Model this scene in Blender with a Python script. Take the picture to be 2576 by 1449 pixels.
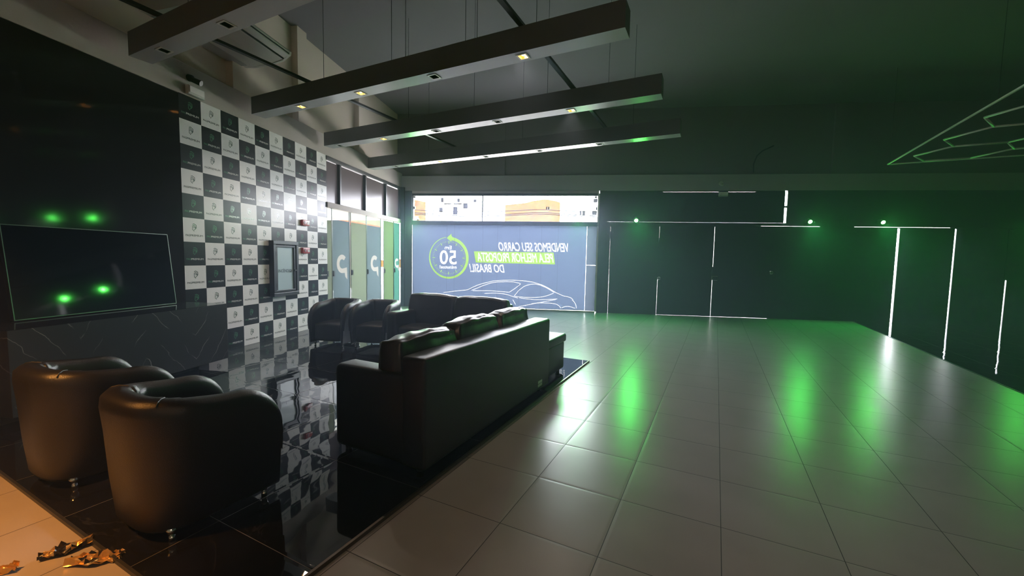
import bpy, bmesh, math, random
from mathutils import Vector, Matrix, noise
random.seed(7)
PI = math.pi
for o in list(bpy.data.objects): bpy.data.objects.remove(o)
SC = bpy.context.scene
COL = SC.collection

# ------------------------------------------------------------------ camera
FW = Vector((-0.14653936723326283, 0.9867207002444613, -0.07006049928422504))
RT = Vector((0.988759535140042, 0.14823046856569488, 0.019552745547427895))
UP = Vector((-0.029678199415107038, 0.06640773974375651, 0.9973510999550773))
cd = bpy.data.cameras.new('camera'); cam = bpy.data.objects.new('camera', cd); COL.objects.link(cam)
cam.matrix_world = Matrix(((RT.x, UP.x, -FW.x, 0), (RT.y, UP.y, -FW.y, 0), (RT.z, UP.z, -FW.z, 1.6), (0, 0, 0, 1)))
cd.sensor_fit = 'HORIZONTAL'; cd.sensor_width = 36.0; cd.lens = 36.0 * 1024.87 / 2576
cd.clip_start = 0.05; cd.clip_end = 500
SC.camera = cam

# ------------------------------------------------------------------ world, sun, exposure
W = bpy.data.worlds.new('sky'); SC.world = W; W.use_nodes = True
bg = W.node_tree.nodes['Background']; bg.inputs[0].default_value = (0.86, 0.885, 1.08, 1); bg.inputs[1].default_value = 10.0
sd = bpy.data.lights.new('sun', 'SUN'); sd.energy = 16.0; sd.angle = 0.01; sd.color = (1, 0.95, 0.92)
sun = bpy.data.objects.new('sun', sd); COL.objects.link(sun)
sun.rotation_euler = Vector((-0.45, 0.75, -0.7)).to_track_quat('-Z', 'Y').to_euler()
SC.view_settings.view_transform = 'Standard'; SC.view_settings.look = 'None'
SC.view_settings.gamma = 1.0; SC.view_settings.use_curve_mapping = False; SC.view_settings.exposure = 2.33
cy = SC.cycles
cy.use_adaptive_sampling = True; cy.adaptive_threshold = 0.02
cy.max_bounces = 8; cy.diffuse_bounces = 4; cy.glossy_bounces = 3; cy.transmission_bounces = 4; cy.transparent_max_bounces = 12
cy.sample_clamp_indirect = 4.0; cy.caustics_reflective = False; cy.caustics_refractive = False; cy.use_denoising = True
cy.blur_glossy = 0.5

# ------------------------------------------------------------------ room frames
GA = math.radians(-18.105)                      # tile grid / furniture direction
CG, SG = math.cos(GA), math.sin(GA)
def G(x, y, z=0.0): return Vector((x*CG - y*SG, x*SG + y*CG, z))
FA = math.radians(1.4614)                       # front (street) wall direction
FO = Vector((-5.288, 12.698, 0)); CF, SF = math.cos(FA), math.sin(FA)
def F(x, off=0.0, z=0.0):                       # world x along the street wall, off > 0 is outside
    t = (x + 5.288) / CF
    return Vector((x - SF*off, FO.y + t*SF + CF*off, z))
PZ = 0.02                                       # polished black floor level

# ------------------------------------------------------------------ materials
def newmat(name):
    m = bpy.data.materials.new(name); m.use_nodes = True
    nt = m.node_tree; b = nt.nodes['Principled BSDF']
    return m, nt, b
def N(nt, t, **k):
    n = nt.nodes.new(t)
    for a, v in k.items():
        if a.startswith('i_'): n.inputs[a[2:].replace('_', ' ')].default_value = v
        else: setattr(n, a, v)
    return n
def L(nt, a, b): nt.links.new(a, b)
def pmat(name, col, rough=0.5, metal=0.0, spec=0.5, nscale=0, namp=0.0, bump=0.0, bscale=60, coat=0.0, emis=None, estr=0):
    m, nt, b = newmat(name)
    b.inputs['Base Color'].default_value = (*col, 1); b.inputs['Roughness'].default_value = rough
    b.inputs['Metallic'].default_value = metal; b.inputs['Specular IOR Level'].default_value = spec
    b.inputs['Coat Weight'].default_value = coat; b.inputs['Coat Roughness'].default_value = 0.05
    tc = N(nt, 'ShaderNodeTexCoord')
    if nscale:
        n = N(nt, 'ShaderNodeTexNoise', i_Scale=nscale, i_Detail=6.0, i_Roughness=0.6)
        L(nt, tc.outputs['Object'], n.inputs['Vector'])
        mr = N(nt, 'ShaderNodeMapRange'); L(nt, n.outputs[0], mr.inputs[0])
        mr.inputs[3].default_value = 1-namp; mr.inputs[4].default_value = 1+namp
        mx = N(nt, 'ShaderNodeVectorMath', operation='SCALE'); mx.inputs[0].default_value = col
        L(nt, mr.outputs[0], mx.inputs['Scale']); L(nt, mx.outputs[0], b.inputs['Base Color'])
    if bump:
        n = N(nt, 'ShaderNodeTexNoise', i_Scale=bscale, i_Detail=4.0); L(nt, tc.outputs['Object'], n.inputs['Vector'])
        bp = N(nt, 'ShaderNodeBump', i_Strength=bump, i_Distance=0.01); L(nt, n.outputs[0], bp.inputs['Height']); L(nt, bp.outputs[0], b.inputs['Normal'])
    if emis: b.inputs['Emission Color'].default_value = (*emis, 1); b.inputs['Emission Strength'].default_value = estr
    return m
def frac_line(nt, comp, period, off, half):
    """1 inside a joint of half-width `half` repeating every `period`, else 0"""
    a = N(nt, 'ShaderNodeMath', operation='SUBTRACT'); L(nt, comp, a.inputs[0]); a.inputs[1].default_value = off
    d = N(nt, 'ShaderNodeMath', operation='PINGPONG'); L(nt, a.outputs[0], d.inputs[0]); d.inputs[1].default_value = period/2
    c = N(nt, 'ShaderNodeMath', operation='LESS_THAN'); L(nt, d.outputs[0], c.inputs[0]); c.inputs[1].default_value = half
    return c.outputs[0], d.outputs[0]
def tile_floor(name, T, ox, oy, col, joint, rough, nz, half=0.0025, wave=0.03, wscale=1.2, veins=False, lip=0.2):
    m, nt, b = newmat(name)
    tc = N(nt, 'ShaderNodeTexCoord'); sp = N(nt, 'ShaderNodeSeparateXYZ'); L(nt, tc.outputs['Object'], sp.inputs[0])
    lx, dx = frac_line(nt, sp.outputs[0], T, ox, half); ly, dy = frac_line(nt, sp.outputs[1], T, oy, half)
    mxx = N(nt, 'ShaderNodeMath', operation='MAXIMUM'); L(nt, lx, mxx.inputs[0]); L(nt, ly, mxx.inputs[1])
    # per-tile id
    fl = []
    for c, o in ((sp.outputs[0], ox), (sp.outputs[1], oy)):
        a = N(nt, 'ShaderNodeMath', operation='SUBTRACT'); L(nt, c, a.inputs[0]); a.inputs[1].default_value = o
        d = N(nt, 'ShaderNodeMath', operation='DIVIDE'); L(nt, a.outputs[0], d.inputs[0]); d.inputs[1].default_value = T
        f = N(nt, 'ShaderNodeMath', operation='FLOOR'); L(nt, d.outputs[0], f.inputs[0]); fl.append(f.outputs[0])
    cb = N(nt, 'ShaderNodeCombineXYZ'); L(nt, fl[0], cb.inputs[0]); L(nt, fl[1], cb.inputs[1])
    wn = N(nt, 'ShaderNodeTexWhiteNoise'); L(nt, cb.outputs[0], wn.inputs['Vector'])
    off = N(nt, 'ShaderNodeVectorMath', operation='SCALE'); L(nt, wn.outputs['Color'], off.inputs[0]); off.inputs['Scale'].default_value = 9.0
    ad = N(nt, 'ShaderNodeVectorMath', operation='ADD'); L(nt, tc.outputs['Object'], ad.inputs[0]); L(nt, off.outputs[0], ad.inputs[1])
    n1 = N(nt, 'ShaderNodeTexNoise', i_Scale=2.4, i_Detail=4.0, i_Roughness=0.5); L(nt, ad.outputs[0], n1.inputs['Vector'])
    mr = N(nt, 'ShaderNodeMapRange'); L(nt, n1.outputs[0], mr.inputs[0]); mr.inputs[1].default_value = 0; mr.inputs[2].default_value = 1
    mr.inputs[3].default_value = 1-nz*2.5; mr.inputs[4].default_value = 1+nz*2.5
    sc = N(nt, 'ShaderNodeVectorMath', operation='SCALE'); sc.inputs[0].default_value = col; L(nt, mr.outputs[0], sc.inputs['Scale'])
    colout = sc.outputs[0]
    if veins:
        n2 = N(nt, 'ShaderNodeTexNoise', i_Scale=1.1, i_Detail=5.0, i_Distortion=1.6); L(nt, ad.outputs[0], n2.inputs['Vector'])
        s1 = N(nt, 'ShaderNodeMath', operation='SUBTRACT'); L(nt, n2.outputs[0], s1.inputs[0]); s1.inputs[1].default_value = .5
        s2 = N(nt, 'ShaderNodeMath', operation='ABSOLUTE'); L(nt, s1.outputs[0], s2.inputs[0])
        s3 = N(nt, 'ShaderNodeMapRange'); L(nt, s2.outputs[0], s3.inputs[0]); s3.inputs[1].default_value = 0; s3.inputs[2].default_value = .006
        s3.inputs[3].default_value = 0.03; s3.inputs[4].default_value = 0
        mv = N(nt, 'ShaderNodeMix', data_type='RGBA'); L(nt, s3.outputs[0], mv.inputs[0]); L(nt, colout, mv.inputs[6]); mv.inputs[7].default_value = (.4, .4, .4, 1); colout = mv.outputs[2]
    mj = N(nt, 'ShaderNodeMix', data_type='RGBA'); L(nt, mxx.outputs[0], mj.inputs[0]); L(nt, colout, mj.inputs[6]); mj.inputs[7].default_value = (*joint, 1)
    L(nt, mj.outputs[2], b.inputs['Base Color'])
    rr = N(nt, 'ShaderNodeMapRange'); L(nt, n1.outputs[0], rr.inputs[0]); rr.inputs[1].default_value = .3; rr.inputs[2].default_value = .7
    rr.inputs[1].default_value = 0; rr.inputs[2].default_value = 1; rr.inputs[3].default_value = rough; rr.inputs[4].default_value = rough
    rj = N(nt, 'ShaderNodeMath', operation='MAXIMUM'); L(nt, rr.outputs[0], rj.inputs[0]); jm = N(nt, 'ShaderNodeMath', operation='MULTIPLY'); L(nt, mxx.outputs[0], jm.inputs[0]); jm.inputs[1].default_value = .7
    L(nt, jm.outputs[0], rj.inputs[1]); L(nt, rj.outputs[0], b.inputs['Roughness'])
    # gentle waviness, each tile on its own plane, softened tile edges
    w1 = N(nt, 'ShaderNodeTexNoise', i_Scale=wscale, i_Detail=1.5); L(nt, ad.outputs[0], w1.inputs['Vector'])
    md = N(nt, 'ShaderNodeMath', operation='MINIMUM'); L(nt, dx, md.inputs[0]); L(nt, dy, md.inputs[1])
    me = N(nt, 'ShaderNodeMapRange'); L(nt, md.outputs[0], me.inputs[0]); me.inputs[1].default_value = 0; me.inputs[2].default_value = .02; me.inputs[3].default_value = -lip; me.inputs[4].default_value = 0
    sm = N(nt, 'ShaderNodeMath', operation='ADD'); L(nt, w1.outputs[0], sm.inputs[0]); L(nt, me.outputs[0], sm.inputs[1])
    bp = N(nt, 'ShaderNodeBump', i_Strength=1.0, i_Distance=wave); L(nt, sm.outputs[0], bp.inputs['Height']); L(nt, bp.outputs[0], b.inputs['Normal'])
    return m
FILM = .11
def film(name, col, gloss=0.06, rough=0.12, diff=0.25):
    """thin printed film: lets daylight through, with a slightly glossy face"""
    m, nt, b = newmat(name); nt.nodes.remove(b); out = nt.nodes['Material Output']
    t = N(nt, 'ShaderNodeBsdfTranslucent'); k = 1.0 if 'print' in name else FILM
    t.inputs[0].default_value = (*[c*k for c in col], 1)
    d = N(nt, 'ShaderNodeBsdfDiffuse'); d.inputs[0].default_value = (*[min(.6, c*.5) for c in col], 1)
    g = N(nt, 'ShaderNodeBsdfGlossy', i_Roughness=rough)
    m1 = N(nt, 'ShaderNodeMixShader'); m1.inputs[0].default_value = diff; L(nt, t.outputs[0], m1.inputs[1]); L(nt, d.outputs[0], m1.inputs[2])
    m2 = N(nt, 'ShaderNodeMixShader'); m2.inputs[0].default_value = gloss; L(nt, m1.outputs[0], m2.inputs[1]); L(nt, g.outputs[0], m2.inputs[2])
    L(nt, m2.outputs[0], out.inputs[0]); return m
def glass(name, tint=(1, 1, 1), gloss=0.8):
    m, nt, b = newmat(name); nt.nodes.remove(b); out = nt.nodes['Material Output']
    t = N(nt, 'ShaderNodeBsdfTransparent'); t.inputs[0].default_value = (*tint, 1)
    g = N(nt, 'ShaderNodeBsdfGlossy', i_Roughness=0.0)
    f = N(nt, 'ShaderNodeFresnel', i_IOR=1.5)
    geo = N(nt, 'ShaderNodeMath', operation='MULTIPLY'); L(nt, f.outputs[0], geo.inputs[0]); geo.inputs[1].default_value = gloss
    m2 = N(nt, 'ShaderNodeMixShader'); L(nt, geo.outputs[0], m2.inputs[0]); L(nt, t.outputs[0], m2.inputs[1]); L(nt, g.outputs[0], m2.inputs[2])
    L(nt, m2.outputs[0], out.inputs[0]); return m
def emit(name, col, s):
    m, nt, b = newmat(name); nt.nodes.remove(b); out = nt.nodes['Material Output']
    e = N(nt, 'ShaderNodeEmission'); e.inputs[0].default_value = (*col, 1); e.inputs[1].default_value = s
    L(nt, e.outputs[0], out.inputs[0]); return m
def marble_panel(name):
    """dark bookmatched stone with thin diagonal veins"""
    m, nt, b = newmat(name)
    tc = N(nt, 'ShaderNodeTexCoord'); sp = N(nt, 'ShaderNodeSeparateXYZ'); L(nt, tc.outputs['Object'], sp.inputs[0])
    pg = N(nt, 'ShaderNodeMath', operation='PINGPONG'); L(nt, sp.outputs[1], pg.inputs[0]); pg.inputs[1].default_value = .62
    nz = N(nt, 'ShaderNodeTexNoise', i_Scale=2.0, i_Detail=5.0); L(nt, tc.outputs['Object'], nz.inputs['Vector'])
    mu = N(nt, 'ShaderNodeMath', operation='MULTIPLY_ADD'); L(nt, nz.outputs[0], mu.inputs[0]); mu.inputs[1].default_value = .35; L(nt, pg.outputs[0], mu.inputs[2])
    s = N(nt, 'ShaderNodeMath', operation='MULTIPLY_ADD'); L(nt, sp.outputs[2], s.inputs[0]); s.inputs[1].default_value = .8; L(nt, mu.outputs[0], s.inputs[2])
    pp = N(nt, 'ShaderNodeMath', operation='PINGPONG'); L(nt, s.outputs[0], pp.inputs[0]); pp.inputs[1].default_value = .115
    lt = N(nt, 'ShaderNodeMapRange'); L(nt, pp.outputs[0], lt.inputs[0]); lt.inputs[1].default_value = 0; lt.inputs[2].default_value = .006; lt.inputs[3].default_value = 1; lt.inputs[4].default_value = 0
    n2 = N(nt, 'ShaderNodeTexNoise', i_Scale=3.1, i_Detail=3.0); L(nt, tc.outputs['Object'], n2.inputs['Vector'])
    mk = N(nt, 'ShaderNodeMapRange'); L(nt, n2.outputs[0], mk.inputs[0]); mk.inputs[1].default_value = .44; mk.inputs[2].default_value = .58
    ml = N(nt, 'ShaderNodeMath', operation='MULTIPLY'); L(nt, lt.outputs[0], ml.inputs[0]); L(nt, mk.outputs[0], ml.inputs[1])
    mx = N(nt, 'ShaderNodeMix', data_type='RGBA'); L(nt, ml.outputs[0], mx.inputs[0]); mx.inputs[6].default_value = (.045, .048, .05, 1); mx.inputs[7].default_value = (.42, .42, .42, 1)
    L(nt, mx.outputs[2], b.inputs['Base Color']); b.inputs['Roughness'].default_value = .32
    return m

M = {}
M['floor'] = tile_floor('grey_porcelain_tile', 0.6006, -1.100, 4.503, (.32, .295, .295), (.027, .025, .024), .285, .07, half=.0022, wave=.0035, wscale=1.6)
M['black_floor'] = tile_floor('polished_black_tile', 0.83, -1.73, 1.303, (.006, .006, .0065), (.10, .10, .10), .02, .3, half=.0016, wave=.005, wscale=2.2, veins=True, lip=.05)
M['concrete'] = pmat('raw_concrete', (.43, .39, .36), .85, nscale=1.1, namp=.22, bump=.25, bscale=25)
M['ceiling'] = pmat('painted_slab', (.19, .185, .20), .9, nscale=.6, namp=.12, bump=.2, bscale=12)
M['beam'] = pmat('dark_beam_paint', (.14, .145, .155), .6, nscale=3, namp=.08)
M['soffit'] = pmat('grey_soffit_paint', (.40, .41, .43), .27)
M['dark_wall'] = pmat('glossy_black_cladding', (.020, .0185, .018), .07, spec=.3, nscale=2, namp=.15)
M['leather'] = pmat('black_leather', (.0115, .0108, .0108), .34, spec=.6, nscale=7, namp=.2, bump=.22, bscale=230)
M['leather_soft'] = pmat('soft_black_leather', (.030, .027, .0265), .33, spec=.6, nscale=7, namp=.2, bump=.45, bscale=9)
M['chrome'] = pmat('chrome', (.8, .8, .82), .12, 1.0)
M['steel'] = pmat('brushed_aluminium', (.5, .49, .48), .35, 1.0)
M['dark_metal'] = pmat('dark_metal', (.05, .052, .055), .4, .6)
M['black'] = pmat('matt_black_plastic', (.012, .012, .013), .5)
M['frame_paint'] = pmat('pale_frame_paint', (.42, .36, .34), .7, spec=.15)
M['pale_wall'] = pmat('pale_wall_paint', (.75, .70, .65), .8)
M['upper_wall'] = pmat('pale_cement', (.80, .70, .61), .9, nscale=1.0, namp=.15)
M['bronze'] = pmat('bronze_edge_strip', (.16, .13, .11), .35, .9)
M['stile'] = pmat('green_grey_seal', (.05, .075, .06), .5)
M['screen'] = pmat('glossy_screen', (.003, .003, .0035), .05, spec=.6, bump=.01, bscale=5)
M['bezel'] = pmat('bezel_metal', (.26, .26, .26), .3, 1.0)
M['marble'] = marble_panel('veined_dark_stone')
M['vin_w'] = pmat('white_vinyl', (.88, .86, .85), .28, spec=.2)
M['vin_b'] = pmat('black_vinyl', (.022, .025, .026), .28, spec=.2)
M['vin_grn'] = pmat('green_print', (.10, .30, .17), .2)
M['vin_dgrn'] = pmat('dark_green_print', (.045, .10, .075), .2)
M['vin_txt'] = pmat('white_print', (.75, .76, .76), .2)
M['vin_gtxt'] = pmat('grey_print', (.12, .13, .13), .2)
M['blackout'] = pmat('black_window_film', (.010, .012, .012), .22, nscale=1.5, namp=.3)
M['white_plastic'] = pmat('white_plastic', (.55, .55, .52), .45)
M['tube'] = pmat('frosted_tube_off', (.88, .84, .84), .4)
M['red'] = pmat('red_plastic', (.38, .02, .02), .35)
M['box_face'] = pmat('pale_blue_panel', (.44, .56, .58), .3)
M['grey_panel'] = film('grey_shade', (.13, .16, .21), .03, .4)
M['blue_film'] = film('blue_print', (.170, .228, .340), .02, .3, .15)
M['green_film'] = film('green_print_film', (.38, .66, .10), .02, .3, .15)
M['white_film'] = film('white_shade', (.88, .88, .88), .02, .3, .1)
M['door_blue'] = film('door_blue_film', (.72, .95, 1.08), .05, .03, .1)
M['door_green'] = film('door_green_film', (1.1, 1.3, .92), .05, .03, .1)
M['door_lime'] = film('door_lime_film', (.75, 1.12, .52), .05, .03, .1)
M['door_teal'] = film('door_teal_film', (.34, 1.1, .85), .05, .03, .1)
M['door_white'] = film('door_white_mark', (2.6, 2.4, 2.3), .03, .1, .1)
M['frosted'] = film('frosted_glass', (.30, .25, .25), .05, .25, .3)
M['glass'] = glass('clear_glass', (.97, .98, .97))
M['glass_green'] = glass('greenish_glass', (.86, .95, .86), .22)
M['green_lamp'] = emit('green_led', (.10, 1.0, .12), 200)
M['warm_lamp'] = emit('warm_bulb', (1.0, .62, .25), 3)
M['warm_refl'] = pmat('warm_reflector', (.8, .6, .4), .2, .9)
M['out_white'] = pmat('sunlit_render', (.8, .8, .78), .8)
M['out_window'] = pmat('far_window', (.004, .004, .004), .9, spec=.0)
M['hill'] = pmat('dry_hillside', (.026, .0125, .0028), .9, spec=0, nscale=1.3, namp=1.2)
M['street'] = pmat('street_concrete', (.42, .40, .38), .9, nscale=.3, namp=.15)
M['gold'] = pmat('crumpled_gold_foil', (.75, .45, .16), .28, .7, bump=.8, bscale=30)
M['crisp'] = pmat('black_wrapper', (.015, .013, .012), .3, bump=.6, bscale=30)

# ------------------------------------------------------------------ object helpers
def link(name, data, parent=None, loc=None, rotz=None):
    o = bpy.data.objects.new(name, data); COL.objects.link(o)
    if parent is not None: o.parent = parent
    if loc is not None: o.location = loc
    if rotz is not None: o.rotation_euler = (0, 0, rotz)
    return o
def mesh(name, bm, mats, parent=None, loc=None, rotz=None, smooth=False, bevel=0, seg=2, sub=0):
    me = bpy.data.meshes.new(name); bmesh.ops.recalc_face_normals(bm, faces=bm.faces[:]); bm.to_mesh(me); bm.free()
    for m in (mats if isinstance(mats, (list, tuple)) else [mats]): me.materials.append(m)
    if smooth:
        for p in me.polygons: p.use_smooth = True
    o = link(name, me, parent, loc, rotz)
    if bevel:
        md = o.modifiers.new('bevel', 'BEVEL'); md.width = bevel; md.segments = seg; md.limit_method = 'ANGLE'; md.angle_limit = math.radians(40)
        for p in me.polygons: p.use_smooth = seg > 2
    if sub:
        md = o.modifiers.new('sub', 'SUBSURF'); md.levels = sub; md.render_levels = sub
    return o
def sheet(name, bm, mats, parent=None, loc=None, rotz=None):
    me = bpy.data.meshes.new(name); bm.to_mesh(me); bm.free()
    for m in (mats if isinstance(mats, (list, tuple)) else [mats]): me.materials.append(m)
    return link(name, me, parent, loc, rotz)
def box(bm, x0, x1, y0, y1, z0, z1, mi=0):
    v = [bm.verts.new(c) for c in ((x0, y0, z0), (x1, y0, z0), (x1, y1, z0), (x0, y1, z0), (x0, y0, z1), (x1, y0, z1), (x1, y1, z1), (x0, y1, z1))]
    for f in ((3, 2, 1, 0), (4, 5, 6, 7), (0, 1, 5, 4), (1, 2, 6, 5), (2, 3, 7, 6), (3, 0, 4, 7)):
        fc = bm.faces.new([v[i] for i in f]); fc.material_index = mi
    return v
def cyl(bm, p0, p1, r0, r1=None, n=16, mi=0, cap=True):
    r1 = r0 if r1 is None else r1
    p0, p1 = Vector(p0), Vector(p1); d = (p1-p0).normalized()
    a = d.orthogonal().normalized(); b = d.cross(a)
    A = [bm.verts.new(p0 + (a*math.cos(2*PI*i/n) + b*math.sin(2*PI*i/n))*r0) for i in range(n)]
    B = [bm.verts.new(p1 + (a*math.cos(2*PI*i/n) + b*math.sin(2*PI*i/n))*r1) for i in range(n)]
    for i in range(n):
        f = bm.faces.new((A[i], A[(i+1) % n], B[(i+1) % n], B[i])); f.material_index = mi
    if cap:
        bm.faces.new(A[::-1]).material_index = mi; bm.faces.new(B).material_index = mi
def tube(bm, pts, r, n=8, mi=0):
    pts = [Vector(p) for p in pts]; rings = []
    for i, p in enumerate(pts):
        d = (pts[min(i+1, len(pts)-1)] - pts[max(i-1, 0)]).normalized()
        a = d.cross(Vector((0, 0, 1)))
        a = d.orthogonal().normalized() if a.length < .1 else a.normalized()
        b = d.cross(a)
        rings.append([bm.verts.new(p + (a*math.cos(2*PI*k/n) + b*math.sin(2*PI*k/n))*r) for k in range(n)])
    for A, B in zip(rings, rings[1:]):
        for k in range(n): bm.faces.new((A[k], A[(k+1) % n], B[(k+1) % n], B[k])).material_index = mi
    bm.faces.new(rings[0][::-1]); bm.faces.new(rings[-1])
def tag(o, label, cat, group=None, kind=None):
    o['label'] = label; o['category'] = cat
    if group: o['group'] = group
    o['kind'] = kind or 'thing'
    return o
def thing(name, label, cat, loc=(0, 0, 0), rotz=0.0, group=None):
    return tag(link(name, None, None, loc, rotz), label, cat, group)
def struct(o): o['kind'] = 'structure'; return o
def copy_tree(o, loc, rotz, label, group=None):
    def cp(s, par):
        c = s.copy(); COL.objects.link(c)
        if par is not None: c.parent = par
        for ch in [k for k in s.children]: cp(ch, c)
        return c
    r = cp(o, None); r.location = loc; r.rotation_euler = (0, 0, rotz); r['label'] = label
    if group: r['group'] = group
    return r
def b_new(): return bmesh.new()

# text outlines as 2-D loops, cached
_tc = {}
def text_loops(s):
    if s in _tc: return _tc[s]
    cu = bpy.data.curves.new('t', 'FONT'); cu.body = s; cu.resolution_u = 3; cu.offset = 0.012
    o = bpy.data.objects.new('t', cu); COL.objects.link(o)
    dg = bpy.context.evaluated_depsgraph_get(); me = bpy.data.meshes.new_from_object(o.evaluated_get(dg), depsgraph=dg)
    bm = bmesh.new(); bm.from_mesh(me); bmesh.ops.remove_doubles(bm, verts=bm.verts, dist=1e-5)
    bmesh.ops.dissolve_limit(bm, angle_limit=.02, verts=bm.verts, edges=bm.edges)
    nxt = {}
    for e in bm.edges:
        if len(e.link_faces) == 1:
            l = e.link_loops[0]; nxt.setdefault(l.vert, []).append(l.link_loop_next.vert)
    loops = []
    while nxt:
        st = next(iter(nxt)); cur = st; lp = []
        while cur in nxt:
            lp.append((cur.co.x, cur.co.y)); a = nxt[cur]; n = a.pop()
            if not a: del nxt[cur]
            cur = n
            if cur is st: break
        if len(lp) > 2: loops.append(lp)
    bm.free(); COL.objects.unlink(o); bpy.data.objects.remove(o); bpy.data.meshes.remove(me); bpy.data.curves.remove(cu)
    tris = region(None, [loops])
    xs = [p[0] for l in loops for p in l]; ys = [p[1] for l in loops for p in l]
    x0, x1, y0, y1 = min(xs), max(xs), min(ys), max(ys)
    nm = lambda p: ((p[0]-x0)/(x1-x0), (p[1]-y0)/(y1-y0))
    _tc[s] = ([[nm(p) for p in l] for l in loops], [[nm(p) for p in t] for t in tris]); return _tc[s]
def put_text(bm, s, fn, mi=0):
    """fill text into bm; fn maps (u, v) in 0..1 to 3-D"""
    for t in text_loops(s)[1]:
        try: bm.faces.new([bm.verts.new(fn(*p)) for p in t]).material_index = mi
        except ValueError: pass
def pip(x, y, lp):
    c = False; j = len(lp)-1
    for i in range(len(lp)):
        xi, yi = lp[i]; xj, yj = lp[j]
        if (yi > y) != (yj > y) and x < (xj-xi)*(y-yi)/(yj-yi)+xi: c = not c
        j = i
    return c
def region(outer, sets):
    """triangles of polygon `outer` minus the union of `sets`; each set is a list of loops read even-odd. outer may be None: keep the sets"""
    from mathutils.geometry import delaunay_2d_cdt
    loops = ([outer] if outer else []) + [l for st in sets for l in st]
    V, E = [], []
    for l in loops:
        n0 = len(V); V += [Vector(p) for p in l]; E += [(n0+i, n0+(i+1) % len(l)) for i in range(len(l))]
    vo, _, fo, _, _, _ = delaunay_2d_cdt(V, E, [], 0, 1e-5)
    bbx = [[(min(p[0] for p in l), max(p[0] for p in l), min(p[1] for p in l), max(p[1] for p in l), l) for l in st] for st in sets]
    out = []
    for f in fo:
        P = [vo[i] for i in f]; x = sum(p.x for p in P)/3; y = sum(p.y for p in P)/3
        if outer and not pip(x, y, outer): continue
        hit = False
        for st in bbx:
            c = False
            for x0, x1, y0, y1, l in st:
                if x0 <= x <= x1 and y0 <= y <= y1 and pip(x, y, l): c = not c
            if c: hit = True; break
        if hit != bool(outer): out.append([(p.x, p.y) for p in P])
    return out
def fill2d(loops): return region(loops[0], [[l] for l in loops[1:]])
def stroke(pts, w, closed=False):
    P = [Vector((p[0], p[1])) for p in pts]; n = len(P); Lf = []; Rt = []
    for i in range(n):
        a = P[max(i-1, 0)]; c = P[min(i+1, n-1)]; d = (c-a)
        d = d.normalized() if d.length > 1e-6 else Vector((1, 0)); nn = Vector((-d.y, d.x))*w/2
        Lf.append(tuple(P[i]+nn)); Rt.append(tuple(P[i]-nn))
    return Lf + Rt[::-1]

# ------------------------------------------------------------------ floors, ceiling, walls
bm = b_new(); box(bm, -12, 20, -9, 22, -.12, 0)
fl = struct(mesh('floor', bm, M['floor'], loc=(0, 0, 0), rotz=GA))
# clip the floor to the building footprint (left wall, street wall)
bm = b_new(); bm.from_mesh(fl.data)
R = Matrix.Rotation(GA, 3, 'Z').transposed()
for co, no in (((-5.56, 0, 0), (-1, 0, 0)), (F(0, .06), (-SF, CF, 0)), ((17, 0, 0), (1, 0, 0)), ((0, -4, 0), (0, -1, 0))):
    bmesh.ops.bisect_plane(bm, geom=bm.verts[:]+bm.edges[:]+bm.faces[:], plane_co=R @ Vector(co), plane_no=R @ Vector(no), clear_outer=True)
    bmesh.ops.holes_fill(bm, edges=[e for e in bm.edges if e.is_boundary])
bm.to_mesh(fl.data); bm.free()
def gridfloor(name, gx0, gx1, gy0, gy1, clips, z0, z1):
    bm = b_new(); box(bm, gx0, gx1, gy0, gy1, z0, z1)
    for co, no in clips:
        bmesh.ops.bisect_plane(bm, geom=bm.verts[:]+bm.edges[:]+bm.faces[:], plane_co=R @ Vector(co), plane_no=R @ Vector(no), clear_outer=True)
        bmesh.ops.holes_fill(bm, edges=[e for e in bm.edges if e.is_boundary])
    return struct(mesh(name, bm, M['black_floor'], rotz=GA))
gridfloor('floor_lounge', -9.5, -1.73, .893, 6.25, [((-5.555, 0, 0), (-1, 0, 0))], .0005, PZ)
gridfloor('floor_right', 3.62, 19, -9, 22, [(F(0, .05), (-SF, CF, 0)), ((17, 0, 0), (1, 0, 0)), ((0, -4, 0), (0, -1, 0))], .0005, .008)
bm = b_new(); box(bm, -1.745, -1.728, .88, 6.262, 0, .024); struct(mesh('trim_1', bm, M['bronze'], rotz=GA))
bm = b_new(); box(bm, -5.1, -1.728, .878, .893, 0, .022); struct(mesh('trim_2', bm, M['dark_metal'], rotz=GA))
bm = b_new(); box(bm, 3.605, 3.622, -4, 14.8, 0, .007); struct(mesh('trim_3', bm, M['dark_metal'], rotz=GA))
CZ = 6.17
bm = b_new(); box(bm, -6.2, 17, -4, 14, CZ, CZ+.2); struct(mesh('ceiling', bm, M['ceiling']))
bm = b_new(); box(bm, -5.86, 17, -4.2, -4, 0, CZ); struct(mesh('wall_back', bm, M['pale_wall']))
bm = b_new(); box(bm, 17, 17.2, -4.2, 14, 0, CZ); struct(mesh('wall_right', bm, M['pale_wall']))
# left wall: glossy black cladding + the wall behind the backdrop, concrete band, set-back upper wall, pilasters
bm = b_new(); box(bm, -5.76, -5.56, -4, 8.60, 0, 3.845); struct(mesh('wall_left', bm, M['dark_wall']))
bm = b_new(); box(bm, -5.86, -5.56, -4, 12.78, 3.85, 4.30)
struct(mesh('wall_left_upper', bm, M['concrete'], bevel=.008))
bm = b_new(); box(bm, -5.90, -5.72, -4, 12.78, 4.30, CZ)
for y0 in (6.12, 7.73, 9.9+.2, 2.9): box(bm, -5.72, -5.585, y0, y0+.29, 4.30, CZ)
struct(mesh('wall_left_top', bm, M['upper_wall']))
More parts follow.
